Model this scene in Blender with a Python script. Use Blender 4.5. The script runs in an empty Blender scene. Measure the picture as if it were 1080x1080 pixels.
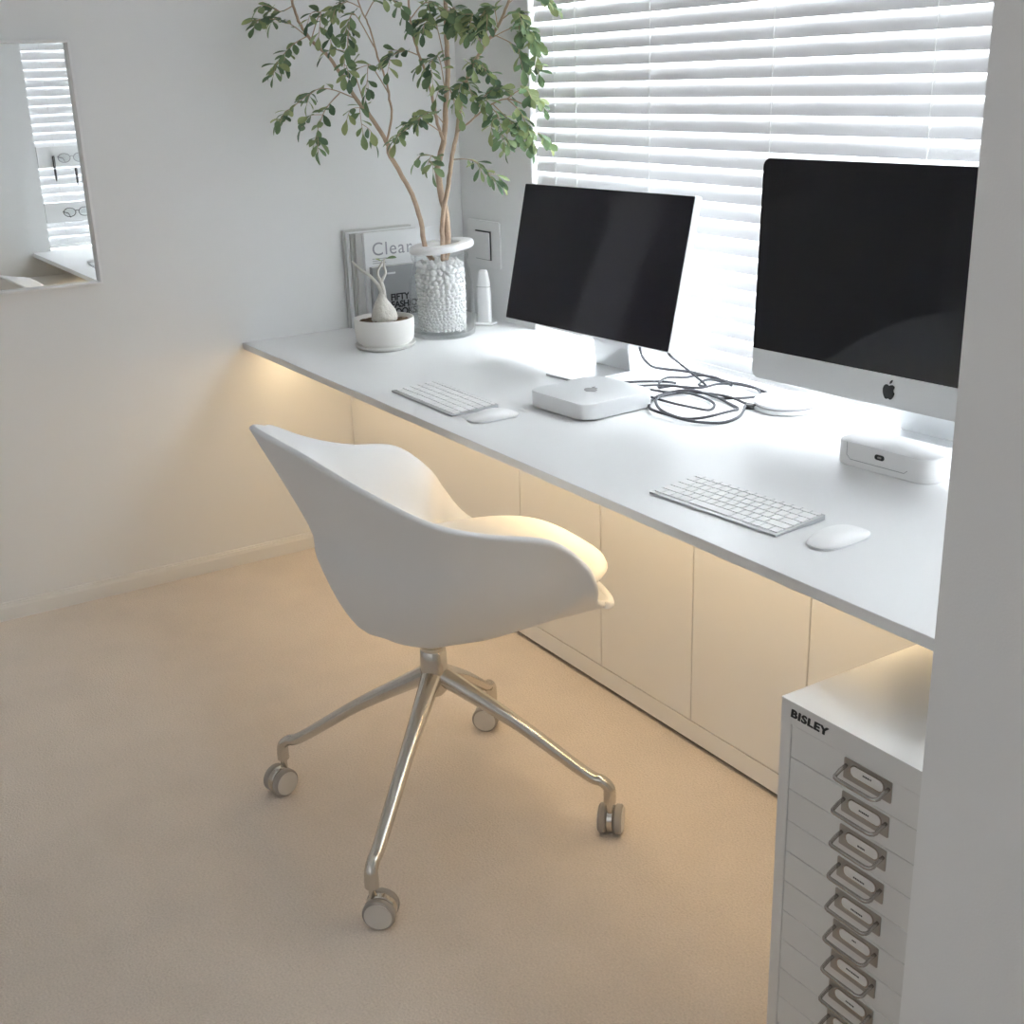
import bpy, bmesh, math, random
from mathutils import Vector, Matrix
R = math.radians
S = bpy.context.scene
COL = S.collection

# ------------------------------------------------------------------ camera
cam_d = bpy.data.cameras.new('camera')
cam = bpy.data.objects.new('camera', cam_d)
COL.objects.link(cam)
cam_d.sensor_fit = 'HORIZONTAL'
cam_d.sensor_width = 36.0
cam_d.lens = 1294.67 / 1080 * 36.0
cam_d.clip_start = 0.02
rr = Vector((0.53942279, 0.84147265, -0.03077073))
uu = Vector((-0.26591693, 0.20491056, 0.94196595))
ff = Vector((-0.79894383, 0.49993545, -0.33429525))
m = Matrix((rr, uu, -ff)).transposed().to_4x4()
m.translation = Vector((3.2401, -1.8857, 1.3119))
cam.matrix_world = m
S.camera = cam

# ------------------------------------------------------------------ light
w = bpy.data.worlds.new('overcast_sky')
S.world = w
w.use_nodes = True
wn = w.node_tree.nodes
wn['Background'].inputs['Color'].default_value = (0.93, 0.97, 1.0, 1)
wn['Background'].inputs['Strength'].default_value = 16.0
S.view_settings.view_transform = 'Standard'
S.view_settings.look = 'None'
S.view_settings.exposure = 0.56
S.view_settings.gamma = 1.0
S.view_settings.use_curve_mapping = False
# added area light filling the room from the back wall; no window stands there
ld = bpy.data.lights.new('back_fill', 'AREA'); ld.shape = 'RECTANGLE'; ld.size = 2.6; ld.size_y = 1.5
ld.energy = 6.0; ld.color = (0.92, 0.96, 1.0)
lo = bpy.data.objects.new('back_fill', ld); COL.objects.link(lo)
lo.location = (3.2, -3.36, 1.45); lo.rotation_euler = (R(90), 0, 0)
S.cycles.use_denoising = True
S.cycles.max_bounces = 14
S.cycles.diffuse_bounces = 8
S.cycles.glossy_bounces = 6
S.cycles.transmission_bounces = 10
S.cycles.transparent_max_bounces = 16
S.cycles.sample_clamp_indirect = 10.0
LED_POWER = 27.0

# ------------------------------------------------------------------ materials
def mat(name, col, rough=0.5, metal=0.0, spec=0.5, bump=0.0, bscale=200.0, var=0.0, vscale=30.0, trans=0.0,
        coat=0.0, emit=None, estr=0.0, aniso=0.0):
    mt = bpy.data.materials.new(name)
    mt.use_nodes = True
    nt = mt.node_tree
    b = nt.nodes['Principled BSDF']
    c = (col[0], col[1], col[2], 1)
    b.inputs['Base Color'].default_value = c
    b.inputs['Roughness'].default_value = rough
    b.inputs['Metallic'].default_value = metal
    b.inputs['Specular IOR Level'].default_value = spec
    b.inputs['Coat Weight'].default_value = coat
    if emit:
        b.inputs['Emission Color'].default_value = (*emit, 1)
        b.inputs['Emission Strength'].default_value = estr
    if bump or var:
        tc = nt.nodes.new('ShaderNodeTexCoord')
        no = nt.nodes.new('ShaderNodeTexNoise')
        no.inputs['Scale'].default_value = vscale if var else bscale
        no.inputs['Detail'].default_value = 4
        nt.links.new(tc.outputs['Object'], no.inputs['Vector'])
        if var:
            mx = nt.nodes.new('ShaderNodeMix'); mx.data_type = 'RGBA'
            mx.inputs[6].default_value = (*[max(0, x * (1 - var)) for x in col], 1)
            mx.inputs[7].default_value = (*[min(1, x * (1 + var)) for x in col], 1)
            nt.links.new(no.outputs['Fac'], mx.inputs[0])
            nt.links.new(mx.outputs[2], b.inputs['Base Color'])
        if bump:
            n2 = nt.nodes.new('ShaderNodeTexNoise')
            n2.inputs['Scale'].default_value = bscale
            n2.inputs['Detail'].default_value = 3
            nt.links.new(tc.outputs['Object'], n2.inputs['Vector'])
            bp = nt.nodes.new('ShaderNodeBump')
            bp.inputs['Strength'].default_value = bump
            bp.inputs['Distance'].default_value = 0.01
            nt.links.new(n2.outputs['Fac'], bp.inputs['Height'])
            nt.links.new(bp.outputs['Normal'], b.inputs['Normal'])
    return mt

M = {}
M['wall'] = mat('wall_paint', (0.82, 0.825, 0.825), 0.85, spec=0.2, bump=0.06, bscale=350)
M['ceil'] = mat('ceiling_paint', (0.82, 0.82, 0.82), 0.9, spec=0.2)
M['trim'] = mat('trim_paint', (0.80, 0.79, 0.77), 0.45)
M['desk'] = mat('desk_laminate', (0.80, 0.805, 0.81), 0.32, spec=0.4)
M['cab'] = mat('cabinet_lacquer', (0.80, 0.79, 0.77), 0.38, spec=0.4)
M['dark'] = mat('painted_gap_shade', (0.12, 0.10, 0.085), 0.8)
M['slat_frame'] = mat('window_frame', (0.75, 0.75, 0.76), 0.4)
M['cord'] = mat('blind_cord', (0.85, 0.85, 0.85), 0.7)
M['shell'] = mat('chair_shell', (0.79, 0.80, 0.81), 0.42, spec=0.35)
M['pad'] = mat('seat_pad', (0.88, 0.86, 0.82), 0.75, bump=0.1, bscale=500)
M['chrome'] = mat('polished_aluminium', (0.66, 0.63, 0.58), 0.2, 1.0)
M['steel'] = mat('nickel_plate', (0.42, 0.40, 0.38), 0.34, 1.0)
M['wire'] = mat('nickel_wire', (0.50, 0.48, 0.46), 0.25, 1.0)
M['alu'] = mat('brushed_aluminium', (0.70, 0.71, 0.72), 0.38, 0.85)
M['alu_light'] = mat('pale_aluminium', (0.78, 0.79, 0.80), 0.42, 0.35)
M['screen'] = mat('black_screen_glass', (0.009, 0.009, 0.012), 0.05, spec=0.35)
M['screen_matte'] = mat('dark_screen_glass', (0.014, 0.013, 0.020), 0.08, spec=0.28)
M['white'] = mat('white_plastic', (0.84, 0.84, 0.84), 0.35)
M['key'] = mat('white_key', (0.86, 0.86, 0.86), 0.5)
M['kb'] = mat('keyboard_body', (0.52, 0.53, 0.54), 0.4, 0.5)
M['grey'] = mat('grey_plastic', (0.35, 0.35, 0.36), 0.5)
M['wheel'] = mat('caster_tread', (0.38, 0.35, 0.32), 0.6)
M['wheel_face'] = mat('caster_face', (0.66, 0.63, 0.59), 0.5)
M['black'] = mat('black_plastic', (0.02, 0.02, 0.022), 0.45)
M['ink'] = mat('black_ink', (0.025, 0.025, 0.028), 0.6)
M['cable'] = mat('braided_cable', (0.075, 0.078, 0.09), 0.7, bump=0.2, bscale=900)
M['file'] = mat('cabinet_enamel', (0.74, 0.74, 0.73), 0.42, spec=0.4)
M['card'] = mat('label_card', (0.80, 0.79, 0.77), 0.7)
M['ceramic'] = mat('white_ceramic', (0.80, 0.79, 0.76), 0.5)
M['soil'] = mat('brown_soil', (0.16, 0.10, 0.06), 0.95, bump=1.0, bscale=160, var=0.6, vscale=120)
M['caudex'] = mat('pale_bark', (0.62, 0.60, 0.55), 0.8, bump=0.3, bscale=90, var=0.15, vscale=60)
M['bark'] = mat('tan_bark', (0.50, 0.37, 0.27), 0.8, bump=0.35, bscale=110, var=0.25, vscale=45)
M['pebble'] = mat('white_pebble', (0.90, 0.895, 0.89), 0.7)
M['paper_a'] = mat('grey_cover', (0.36, 0.37, 0.38), 0.5)
M['paper_b'] = mat('white_cover', (0.80, 0.81, 0.82), 0.5)
M['paper_c'] = mat('pale_grey_cover', (0.58, 0.58, 0.57), 0.5)
M['paper_d'] = mat('mid_grey_cover', (0.42, 0.42, 0.41), 0.5)
M['pages'] = mat('page_block', (0.78, 0.77, 0.74), 0.85)
M['textgrey'] = mat('grey_ink', (0.30, 0.31, 0.34), 0.6)
M['led'] = mat('warm_led', (1, .8, .55), 0.5, emit=(1.0, 0.755, 0.45), estr=LED_POWER)

# carpet: fine cut pile
def carpet():
    mt = mat('beige_carpet', (0.64, 0.565, 0.50), 0.98, spec=0.05)
    nt = mt.node_tree; b = nt.nodes['Principled BSDF']
    b.inputs['Sheen Weight'].default_value = 0.15
    tc = nt.nodes.new('ShaderNodeTexCoord')
    n1 = nt.nodes.new('ShaderNodeTexNoise'); n1.inputs['Scale'].default_value = 260; n1.inputs['Detail'].default_value = 5
    n2 = nt.nodes.new('ShaderNodeTexNoise'); n2.inputs['Scale'].default_value = 7; n2.inputs['Detail'].default_value = 4
    r1 = nt.nodes.new('ShaderNodeMix'); r1.data_type = 'RGBA'
    r1.inputs[6].default_value = (0.58, 0.505, 0.44, 1); r1.inputs[7].default_value = (0.92, 0.825, 0.73, 1)
    r2 = nt.nodes.new('ShaderNodeMix'); r2.data_type = 'RGBA'; r2.blend_type = 'MULTIPLY'; r2.inputs[0].default_value = 0.35
    rp = nt.nodes.new('ShaderNodeValToRGB')
    rp.color_ramp.elements[0].position = 0.35; rp.color_ramp.elements[0].color = (0.86, 0.86, 0.86, 1)
    rp.color_ramp.elements[1].position = 0.6
    for n in (n1, n2): nt.links.new(tc.outputs['Object'], n.inputs['Vector'])
    nt.links.new(n1.outputs['Fac'], r1.inputs[0]); nt.links.new(n2.outputs['Fac'], rp.inputs['Fac'])
    nt.links.new(r1.outputs[2], r2.inputs[6]); nt.links.new(rp.outputs['Color'], r2.inputs[7])
    nt.links.new(r2.outputs[2], b.inputs['Base Color'])
    bp = nt.nodes.new('ShaderNodeBump'); bp.inputs['Strength'].default_value = 0.5; bp.inputs['Distance'].default_value = 0.006
    nt.links.new(n1.outputs['Fac'], bp.inputs['Height']); nt.links.new(bp.outputs['Normal'], b.inputs['Normal'])
    return mt
M['carpet'] = carpet()

def mix_mat(name, build):
    mt = bpy.data.materials.new(name); mt.use_nodes = True
    nt = mt.node_tree
    for n in list(nt.nodes):
        if n.type != 'OUTPUT_MATERIAL': nt.nodes.remove(n)
    out = [n for n in nt.nodes if n.type == 'OUTPUT_MATERIAL'][0]
    nt.links.new(build(nt), out.inputs['Surface'])
    return mt

def _glass(nt, tint, boost=1.0):
    tr = nt.nodes.new('ShaderNodeBsdfTransparent'); tr.inputs['Color'].default_value = (*tint, 1)
    gl = nt.nodes.new('ShaderNodeBsdfGlossy'); gl.inputs['Roughness'].default_value = 0.03
    fr = nt.nodes.new('ShaderNodeLayerWeight'); fr.inputs['Blend'].default_value = 0.5
    pw = nt.nodes.new('ShaderNodeMath'); pw.operation = 'POWER'; pw.inputs[1].default_value = 4.0
    mu = nt.nodes.new('ShaderNodeMath'); mu.operation = 'MULTIPLY_ADD'; mu.inputs[1].default_value = 0.5 * boost; mu.inputs[2].default_value = 0.03
    nt.links.new(fr.outputs['Facing'], pw.inputs[0]); nt.links.new(pw.outputs[0], mu.inputs[0])
    mx = nt.nodes.new('ShaderNodeMixShader')
    nt.links.new(mu.outputs[0], mx.inputs[0]); nt.links.new(tr.outputs[0], mx.inputs[1]); nt.links.new(gl.outputs[0], mx.inputs[2])
    return mx.outputs[0]
M['pane'] = mix_mat('window_glass', lambda nt: _glass(nt, (0.97, 0.98, 0.98)))
M['jar'] = mix_mat('jar_glass', lambda nt: _glass(nt, (0.975, 0.98, 0.98), 1.2))

def _slat(nt):
    d = nt.nodes.new('ShaderNodeBsdfPrincipled'); d.inputs['Base Color'].default_value = (0.84, 0.84, 0.85, 1)
    d.inputs['Roughness'].default_value = 0.45; d.inputs['Specular IOR Level'].default_value = 0.3
    t = nt.nodes.new('ShaderNodeBsdfTranslucent'); t.inputs['Color'].default_value = (0.88, 0.89, 0.91, 1)
    mx = nt.nodes.new('ShaderNodeMixShader'); mx.inputs[0].default_value = 0.07
    nt.links.new(d.outputs[0], mx.inputs[1]); nt.links.new(t.outputs[0], mx.inputs[2])
    return mx.outputs[0]
M['slat'] = mix_mat('blind_slat', _slat)

def _mirror(nt):
    g = nt.nodes.new('ShaderNodeBsdfGlossy'); g.inputs['Roughness'].default_value = 0.0
    g.inputs['Color'].default_value = (0.90, 0.92, 0.92, 1)
    return g.outputs[0]
M['mirror'] = mix_mat('mirror_silver', _mirror)

def leaf_mat(name, c0, c1, c2):
    mt = mat(name, c1, 0.42, spec=0.4)
    nt = mt.node_tree; b = nt.nodes['Principled BSDF']
    ge = nt.nodes.new('ShaderNodeNewGeometry')
    rp = nt.nodes.new('ShaderNodeValToRGB')
    rp.color_ramp.elements[0].color = (*c0, 1); rp.color_ramp.elements[1].color = (*c2, 1)
    e = rp.color_ramp.elements.new(0.5); e.color = (*c1, 1)
    nt.links.new(ge.outputs['Random Per Island'], rp.inputs['Fac'])
    nt.links.new(rp.outputs['Color'], b.inputs['Base Color'])
    tl = nt.nodes.new('ShaderNodeBsdfTranslucent'); nt.links.new(rp.outputs['Color'], tl.inputs['Color'])
    mx = nt.nodes.new('ShaderNodeMixShader'); mx.inputs[0].default_value = 0.33
    out = [n for n in nt.nodes if n.type == 'OUTPUT_MATERIAL'][0]
    nt.links.new(b.outputs[0], mx.inputs[1]); nt.links.new(tl.outputs[0], mx.inputs[2]); nt.links.new(mx.outputs[0], out.inputs['Surface'])
    return mt
M['leaf'] = leaf_mat('green_leaf', (0.095, 0.165, 0.095), (0.20, 0.30, 0.15), (0.40, 0.45, 0.21))

# ------------------------------------------------------------------ helpers
def obj(name, bm, material, parent=None, smooth=False, angle=None):
    me = bpy.data.meshes.new(name)
    bmesh.ops.recalc_face_normals(bm, faces=bm.faces)
    bm.to_mesh(me); bm.free()
    me.materials.append(M[material] if isinstance(material, str) else material)
    if smooth:
        for p in me.polygons: p.use_smooth = True
        if angle is not None:
            me.set_sharp_from_angle(angle=R(angle))
    o = bpy.data.objects.new(name, me)
    COL.objects.link(o)
    if parent: o.parent = parent
    return o

def tag(o, label=None, cat=None, group=None, kind=None):
    if label: o['label'] = label
    if cat: o['category'] = cat
    if group: o['group'] = group
    if kind: o['kind'] = kind
    return o

def thing(name, label, cat, loc=(0, 0, 0), rz=0.0, group=None, rot=None):
    o = bpy.data.objects.new(name, None); COL.objects.link(o)
    o.empty_display_size = 0.05
    o.location = loc; o.rotation_euler = rot if rot else (0, 0, rz)
    return tag(o, label, cat, group)

def struct(name, bm, material, parent=None, smooth=False, label=None):
    o = obj(name, bm, material, parent, smooth)
    if not parent: o['kind'] = 'structure'
    return o

def box(bm, x0, x1, y0, y1, z0, z1, bev=0.0, seg=2, mx=None):
    v = [bm.verts.new((x, y, z)) for x in (x0, x1) for y in (y0, y1) for z in (z0, z1)]
    idx = [(0, 1, 3, 2), (4, 6, 7, 5), (0, 4, 5, 1), (2, 3, 7, 6), (0, 2, 6, 4), (1, 5, 7, 3)]
    fs = [bm.faces.new([v[i] for i in f]) for f in idx]
    vs = v
    if bev:
        es = list({e for f in fs for e in f.edges})
        r = bmesh.ops.bevel(bm, geom=es, offset=bev, segments=seg, affect='EDGES', profile=0.5)
        vs = list({x for f in r['faces'] for x in f.verts} | {x for x in v if x.is_valid})
    if mx is not None: bmesh.ops.transform(bm, matrix=mx, verts=vs)
    return bm

def B(*a, **k): return box(bmesh.new(), *a, **k)

def prism(bm, pts, h0, h1, axis='z', bev=0.0, seg=2, bevel_all=False):
    """extrude a 2-D outline; axis is the extrusion direction"""
    def P(a, b, h):
        return {'z': (a, b, h), 'y': (a, h, b), 'x': (h, a, b)}[axis]
    lo = [bm.verts.new(P(a, b, h0)) for a, b in pts]; hi = [bm.verts.new(P(a, b, h1)) for a, b in pts]
    n = len(pts)
    f0 = bm.faces.new(lo[::-1]); f1 = bm.faces.new(hi)
    for i in range(n): bm.faces.new((lo[i], lo[(i + 1) % n], hi[(i + 1) % n], hi[i]))
    if bev:
        es = list(f0.edges) + list(f1.edges)
        bmesh.ops.bevel(bm, geom=es, offset=bev, segments=seg, affect='EDGES', profile=0.5)
    return bm

def rrect(x0, x1, y0, y1, r, n=6):
    out = []
    for cx, cy, a0 in ((x1 - r, y1 - r, 0), (x0 + r, y1 - r, 90), (x0 + r, y0 + r, 180), (x1 - r, y0 + r, 270)):
        for i in range(n + 1):
            a = R(a0 + 90 * i / n); out.append((cx + r * math.cos(a), cy + r * math.sin(a)))
    return out

def lathe(bm, prof, n=40, c=(0, 0), cap=True):
    rings = []
    for r, z in prof:
        if r < 1e-6: rings.append([bm.verts.new((c[0], c[1], z))])
        else: rings.append([bm.verts.new((c[0] + r * math.cos(2 * math.pi * i / n), c[1] + r * math.sin(2 * math.pi * i / n), z)) for i in range(n)])
    for a, b in zip(rings, rings[1:]):
        for i in range(n):
            j = (i + 1) % n
            if len(a) == 1 and len(b) == 1: continue
            if len(a) == 1: bm.faces.new((a[0], b[i], b[j]))
            elif len(b) == 1: bm.faces.new((a[i], a[j], b[0]))
            else: bm.faces.new((a[i], a[j], b[j], b[i]))
    if cap:
        for rg in (rings[0], rings[-1]):
            if len(rg) > 1:
                try: bm.faces.new(rg)
                except ValueError: pass
    return bm

def catmull(P, n=6, closed=False):
    P = [Vector(p) for p in P]; out = []
    N = len(P)
    for i in range(N if closed else N - 1):
        if closed: a, b, c, d = P[(i - 1) % N], P[i], P[(i + 1) % N], P[(i + 2) % N]
        else: a, b, c, d = P[max(i - 1, 0)], P[i], P[i + 1], P[min(i + 2, N - 1)]
        for k in range(n):
            t = k / n
            out.append(0.5 * ((2 * b) + (c - a) * t + (2 * a - 5 * b + 4 * c - d) * t * t + (3 * b - a - 3 * c + d) * t ** 3))
    if not closed: out.append(P[-1])
    return out

def tube(bm, pts, rad, n=8, closed=False, flat=1.0):
    pts = [Vector(p) for p in pts]; N = len(pts)
    rads = rad if isinstance(rad, (list, tuple)) else [rad] * N
    if len(rads) != N:
        q = []
        for i in range(N):
            t = i / (N - 1) * (len(rads) - 1); k = min(int(t), len(rads) - 2); q.append(rads[k] * (1 - t + k) + rads[k + 1] * (t - k))
        rads = q
    tan = []
    for i in range(N):
        if closed: tan.append((pts[(i + 1) % N] - pts[i - 1]).normalized())
        else: tan.append((pts[min(i + 1, N - 1)] - pts[max(i - 1, 0)]).normalized())
    up = Vector((0, 0, 1)) if abs(tan[0].z) < 0.9 else Vector((1, 0, 0))
    nx = tan[0].cross(up).normalized(); rings = []
    for i in range(N):
        nx = (nx - tan[i] * nx.dot(tan[i])).normalized(); ny = tan[i].cross(nx)
        rings.append([bm.verts.new(pts[i] + (nx * math.cos(2 * math.pi * k / n) + ny * flat * math.sin(2 * math.pi * k / n)) * rads[i]) for k in range(n)])
    for i in range(N if closed else N - 1):
        a, b = rings[i], rings[(i + 1) % N]
        for k in range(n): bm.faces.new((a[k], a[(k + 1) % n], b[(k + 1) % n], b[k]))
    if not closed:
        bm.faces.new(rings[0][::-1]); bm.faces.new(rings[-1])
    return bm

def disc(bm, c, ax, r, h, n=28, bev=0.0):
    """cylinder centred at c along axis ax"""
    ax = Vector(ax).normalized(); q = ax.to_track_quat('Z', 'Y').to_matrix().to_4x4(); q.translation = Vector(c)
    b = bev
    prof = [(0, -h / 2), (r - b, -h / 2), (r, -h / 2 + b), (r, h / 2 - b), (r - b, h / 2), (0, h / 2)] if b else [(0, -h / 2), (r, -h / 2), (r, h / 2), (0, h / 2)]
    t = bmesh.new(); lathe(t, prof, n, cap=False)
    bmesh.ops.transform(t, matrix=q, verts=t.verts)
    me = bpy.data.meshes.new('tmp'); t.to_mesh(me); t.free(); bm.from_mesh(me); bpy.data.meshes.remove(me)
    return bm

def text(name, body, size, matrix, material, parent, extrude=0.0004, bold=0.0, shear=0.0, space=1.0, line=1.0, align='LEFT', sx=1.0, heavy=0.0):
    cu = bpy.data.curves.new('lettering', 'FONT')
    cu.body = body; cu.size = size; cu.extrude = extrude; cu.offset = bold; cu.shear = shear
    cu.space_character = space; cu.space_line = line; cu.align_x = align
    t = bpy.data.objects.new('lettering', cu); COL.objects.link(t)
    dg = bpy.context.evaluated_depsgraph_get()
    me = bpy.data.meshes.new_from_object(t.evaluated_get(dg))
    bpy.data.objects.remove(t); bpy.data.curves.remove(cu)
    me.name = name
    if heavy:
        b2 = bmesh.new(); b2.from_mesh(me); me.transform(Matrix.Translation((heavy, 0, .00005))); b2.from_mesh(me)
        me.transform(Matrix.Translation((-heavy / 2, heavy * .5, .00005))); b2.from_mesh(me); b2.to_mesh(me); b2.free()
    me.transform(matrix @ Matrix.Diagonal((sx, 1, 1, 1)))
    me.materials.clear(); me.materials.append(M[material])
    o = bpy.data.objects.new(name, me); COL.objects.link(o); o.parent = parent
    return o

def frame(o, x, y):
    x = Vector(x).normalized(); y = Vector(y).normalized(); z = x.cross(y)
    mt = Matrix((x, y, z)).transposed().to_4x4(); mt.translation = Vector(o); return mt

def apple_mark(bm, mt, s, th=0.0006):
    """fruit emblem: body with a bite, and a leaf"""
    def at(x, y, z): return mt @ Vector((x * s, y * s, z))
    right = [(0.0, .30), (.10, .35), (.22, .37), (.33, .31), (.36, .27)]
    bite = [(.36 - .0, .27)] + [(.47 + .185 * math.cos(R(a)), .10 + .185 * math.sin(R(a))) for a in range(125, 240, 14)]
    low = [(.39, -.10), (.33, -.27), (.24, -.41), (.15, -.47), (.06, -.44), (0, -.42)]
    left = [(-.06, -.44), (-.15, -.47), (-.24, -.42), (-.34, -.27), (-.40, -.08), (-.41, .08), (-.36, .24), (-.26, .34), (-.14, .36), (-.06, .32)]
    pts = right + bite[1:] + low + left
    leaf = [(.01, .40), (.02, .52), (.10, .62), (.20, .66), (.19, .55), (.12, .45)]
    for poly in (pts, leaf):
        lo = [bm.verts.new(at(x, y, 0)) for x, y in poly]; hi = [bm.verts.new(at(x, y, th)) for x, y in poly]
        n = len(poly); bm.faces.new(lo[::-1]); bm.faces.new(hi)
        for i in range(n): bm.faces.new((lo[i], lo[(i + 1) % n], hi[(i + 1) % n], hi[i]))
    bmesh.ops.triangulate(bm, faces=[f for f in bm.faces if len(f.verts) > 4])
    return bm

def dup(root, loc, rz=None, label=None):
    r = root.copy(); COL.objects.link(r); r.location = loc
    if rz is not None: r.rotation_euler = (0, 0, rz)
    if label: r['label'] = label
    for ch in list(root.children):
        c = ch.copy(); COL.objects.link(c); c.parent = r
        for g in ch.children:
            d = g.copy(); COL.objects.link(d); d.parent = c
    return r

# ================================================================== SETTING
H = 0.6405          # desk top
DT = 0.0178
DF = -0.719         # desk front edge
CF = -0.408         # cabinet faces
PX = 2.565          # inner face of the right alcove wall
PY = -1.0           # its end, facing the room
XR, YB, ZC = 4.6, -3.4, 2.4
WX0, WX1, WZ0, WZ1 = 0.383, 2.50, H - DT, 1.84

struct('floor', B(-0.15, XR + .15, YB - .15, 0.15, -0.1, 0.0), 'carpet')
struct('ceiling', B(-0.15, XR + .15, YB - .15, 0.15, ZC, ZC + .1), 'ceil')
struct('wall_left', B(-0.15, 0.0, YB, 0.15, 0, ZC), 'wall')
bm = bmesh.new()
box(bm, 0, WX0, 0, .15, 0, ZC); box(bm, WX1, PX, 0, .15, 0, ZC)
box(bm, WX0, WX1, 0, .15, 0, WZ0 - .001); box(bm, WX0, WX1, 0, .15, WZ1, ZC)
struct('wall_window', bm, 'wall')
SY0, SY1, SZ0, SZ1 = -0.64, -0.03, H + 0.001, 1.84
bm = bmesh.new()
box(bm, PX, PX + .15, PY, SY0, 0, ZC); box(bm, PX, PX + .15, SY1, .15, 0, ZC)
box(bm, PX, PX + .15, SY0, SY1, 0, SZ0); box(bm, PX, PX + .15, SY0, SY1, SZ1, ZC)
struct('wall_alcove', bm, 'wall')
struct('wall_partition', B(PX + .1501, XR, PY, PY + .15, 0, ZC), 'wall')
struct('wall_right', B(XR, XR + .15, YB, PY + .15, 0, ZC), 'wall')
struct('wall_back', B(-.15, XR + .15, YB - .15, YB, 0, ZC), 'wall')
bm = bmesh.new()
prism(bm, [(0, 0), (.011, 0), (.011, .034), (.009, .040), (.009, .0425), (.0055, .0445), (.0055, .0465), (.003, .0484), (0, .0484)], YB, CF - .001, 'y')
struct('baseboard_left', bm, 'trim')
struct('baseboard_back', B(0.012, XR, YB, YB + .011, 0, .0484), 'trim')
struct('baseboard_right', B(PX + .15, XR, PY - .011, PY, 0, .0484), 'trim')
struct('trim_1', B(0.0, PX, CF, CF + .02, .012, .0555, .001, 1), 'cab')
struct('plinth_shade_strip', B(0.0, PX, CF + .012, CF + .03, 0, .0118), 'dark')  # dark strip painted in for the shade in the gap below the plinth

def window(name, x0, x1, y0, y1, z0, z1, along):
    bm = bmesh.new(); t = .03
    if along == 'x':
        box(bm, x0, x1, y0, y1, z0, z0 + t); box(bm, x0, x1, y0, y1, z1 - t, z1)
        box(bm, x0, x0 + t, y0, y1, z0 + t, z1 - t); box(bm, x1 - t, x1, y0, y1, z0 + t, z1 - t)
        mx_ = (x0 + x1) / 2; box(bm, mx_ - .02, mx_ + .02, y0, y1, z0 + t, z1 - t)
    else:
        box(bm, x0, x1, y0, y1, z0, z0 + t); box(bm, x0, x1, y0, y1, z1 - t, z1)
        box(bm, x0, x1, y0, y0 + t, z0 + t, z1 - t); box(bm, x0, x1, y1 - t, y1, z0 + t, z1 - t)
    f = struct(name, bm, 'slat_frame')
    if along == 'x': g = B(x0 + t, x1 - t, (y0 + y1) / 2 - .002, (y0 + y1) / 2 + .002, z0 + t, z1 - t)
    else: g = B((x0 + x1) / 2 - .002, (x0 + x1) / 2 + .002, y0 + t, y1 - t, z0 + t, z1 - t)
    obj('pane', g, 'pane', f)
window('window_1', WX0, WX1, .10, .14, H + .001, WZ1, 'x')
window('window_2', PX + .10, PX + .14, SY0, SY1, H + .002, SZ1, 'y')

# ------------------------------------------------------------------ venetian blinds
SLAT_W, PITCH = 0.046, 0.0372
def slat_mesh(length, TILT):
    """cambered slat, long axis local X, room side local -Y, outer edge up"""
    bm = bmesh.new(); n = 6; ring = []
    for side in (0, 1):
        for i in range(n + 1):
            t = (i / n - .5); s = t * SLAT_W; c = (0.25 - t * t) * 0.018
            # width axis (cos,sin) ; room-side normal (-sin... ) towards -Y,+Z
            off = c + (0.0 if side == 0 else -0.0016)
            y = s * math.cos(TILT) - off * math.sin(TILT)
            z = s * math.sin(TILT) + off * math.cos(TILT)
            ring.append((y, z))
    prof = ring[:n + 1] + ring[n + 1:][::-1]
    prism(bm, prof, 0, length, 'x')
    return bm
def blind(label, length, loc, rz, z0, z1, cords, tilt):
    t = thing('venetian_blind', label, 'window blind', loc, rz)
    n = int((z1 - z0) / PITCH)
    s0 = obj('slat', slat_mesh(length, R(tilt)), 'slat', t, smooth=True, angle=40)
    s0.location = (0, 0, z0)
    for k in range(1, n):
        c = s0.copy(); COL.objects.link(c); c.parent = t; c.location = (0, 0, z0 + k * PITCH)
    obj('bottom_rail', B(0, length, -.012, .012, z0 - .034, z0 - .020, .003), 'white', t)
    obj('head_rail', B(0, length, -.02, .02, z0 + n * PITCH, z0 + n * PITCH + .04, .003), 'white', t)
    zt = z0 + n * PITCH
    for cx in cords:
        bm = bmesh.new()
        tube(bm, [(cx, -.0185, z0 - .022), (cx, -.0185, zt)], .0008, 6)
        for k in range(n):
            zz = z0 + k * PITCH
            tube(bm, [(cx, -.0185, zz - .012), (cx + .004, -.0165, zz + .004), (cx + .005, -.008, zz + .016)], .0008, 5)
        obj('ladder_cord', bm, 'cord', t)
    return t
blind('wide white venetian blind with closed slats covering the window behind both screens', 2.10, (0.386, 0.022, 0), 0, H + .042, 1.80,
      [.105, .20, .494, .894, 1.30, 1.70, 2.0], 70)
blind('narrow white venetian blind on the side window, seen only in the wall mirror', 0.59, (PX + .042, -.045, 0), R(-90), H + .042, 1.80, [.08, .51], 76)

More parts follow.
